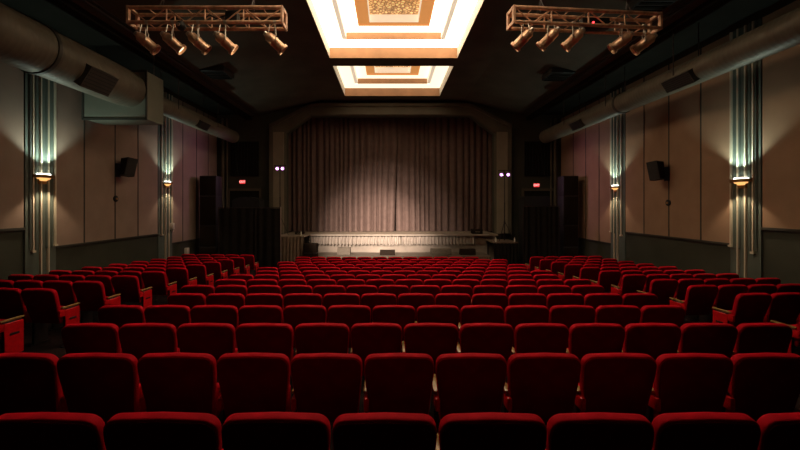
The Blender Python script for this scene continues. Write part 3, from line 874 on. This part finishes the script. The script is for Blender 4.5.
XOFF = {0: .257, 1: -.200, 2: .14, 3: -.215, 4: .125, 5: -.19, 6: .118, 7: -.18, 8: .10, 9: -.19, 10: .12, 11: -.19, 12: .13, 13: -.06}
GAPS = {   # measured seat boundaries of the nearer rows, as sideways slopes x / distance
 0: [-8, 105.5, 222, 331.6, 437.6, 546, 651, 756, 861],
 1: [-20, 59, 138, 216.6, 290.6, 363.4, 434.7, 507, 580.6, 655, 730, 804],
 2: [63.5, 119.7, 177, 235.6, 294, 350, 403, 459, 514, 568.5, 624, 680, 736, 790],
 3: [99, 145, 190.6, 238.6, 283, 327, 371.6, 416, 459.9, 504, 549, 595, 640, 683.5],
 4: [168, 206, 245, 283.8, 322.8, 360.5, 397.3, 434.7, 471.3, 508, 546.6, 584, 622, 657],
 5: [181, 215, 247.5, 281.4, 313, 346, 378, 409.5, 440.4, 472.6, 505, 537.6, 571, 604],
 6: [215, 246.5, 278, 307, 336.7, 365.5, 395, 423.3, 452, 480, 508, 536, 563.6, 591]}
for i in range(14):
    if i in GAPS: ed = [(g-389)*ROWD[i]/FP for g in GAPS[i]]
    else:
        nr = 6 if i == 13 else 7
        ed = [XOFF[i]+k*SP for k in range(-6, nr+1)]
    n = len(ed)-1; j = 0
    for k in range(n):
        xa, xb = ed[k], ed[k+1]
        if 389 + xb*FP/ROWD[i] < 1 or 389 + xa*FP/ROWD[i] > 799: continue
        first = k == 0 and i > 1; last = k == n-1 and i > 1
        pr_ = P_left if first else (P_right if last else P_mid)
        o = place(pr_, (xa+xb)/2, ROWD[i]+.055+random.uniform(-.006, .006), random.uniform(-.008, .008),
              'red velvet seat, centre block, %s row from the camera, %s seat from the left' % (ORD[i], ORD[j]), 'red seats of the centre block')
        o.scale.x = (xb-xa)/SP
        j += 1; nseat += 1
TH = math.radians(5)
for side, xa, nm in ((-1, -4.93, 'left'), (1, 5.15, 'right')):
    for i in range(3, 14):
        for j in range(5):
            x = xa + side*(j+.5)*SP*math.cos(TH)
            y = ROWD[i] + (j+.5)*SP*math.sin(TH) + .12
            u = 389 + (x - side*SP/2)*FP/(y+.25)
            if not (-4 < u < 804): continue
            last = j == 4
            if side < 0: pr_ = S_right if j == 0 else S_mid
            else: pr_ = S_left if j == 0 else (S_right if last else S_mid)
            place(pr_, x, y, -side*TH*-1 if False else side*TH,
                  'red velvet seat, %s block, %s row from the camera, %s seat from the aisle' % (nm, ORD[i-3], ORD[j]), 'red seats of the %s block' % nm)
            nseat += 1
print('seats', nseat)

# ------------------------------------------------------------------ lights of the hall
def spot(loc, tgt, energy, size, blend, col, r=.08):
    L = bpy.data.lights.new('stage_spot', 'SPOT'); L.energy = energy; L.color = col
    L.spot_size = math.radians(size); L.spot_blend = blend; L.shadow_soft_size = r
    o = bpy.data.objects.new('stage_spot', L); COL.objects.link(o)
    o.location = loc; d = Vector(tgt)-Vector(loc)
    o.rotation_euler = d.to_track_quat('-Z', 'Y').to_euler()
    return o
WARM = (1, .82, .68)
p = at(173, 48, TD); spot((p.x+.12, p.y+.22, p.z-.26), (-.8, 20.3, STAGE-.2), 9500, 27, 1, WARM)
p = at(225.5, 48, TD); spot((p.x+.12, p.y+.22, p.z-.26), (-.2, 20.3, STAGE+.0), 6000, 35, 1, WARM)
p = at(544, 48, TD); spot((p.x-.12, p.y+.22, p.z-.26), (-.1, 20.3, STAGE-.2), 10500, 22, 1, WARM)

w = bpy.data.worlds.new('world'); SC.world = w; w.use_nodes = True
w.node_tree.nodes['Background'].inputs['Color'].default_value = (0, 0, 0, 1)
w.node_tree.nodes['Background'].inputs['Strength'].default_value = 0

# ------------------------------------------------------------------ camera
cam = bpy.data.cameras.new('camera'); co = bpy.data.objects.new('camera', cam); COL.objects.link(co)
co.location = (0, 0, E); co.rotation_euler = (PI/2, 0, 0)
cam.sensor_width = 36; cam.lens = 36*FP/800
cam.shift_x = 11/800; cam.shift_y = -20/800
cam.clip_start = .05; cam.clip_end = 100
SC.camera = co
SC.view_settings.view_transform = 'Standard'
SC.view_settings.look = 'None'
SC.view_settings.gamma = 1
SC.view_settings.exposure = 0
SC.view_settings.use_curve_mapping = False
SC.cycles.use_denoising = True
SC.cycles.max_bounces = 8
SC.cycles.diffuse_bounces = 4
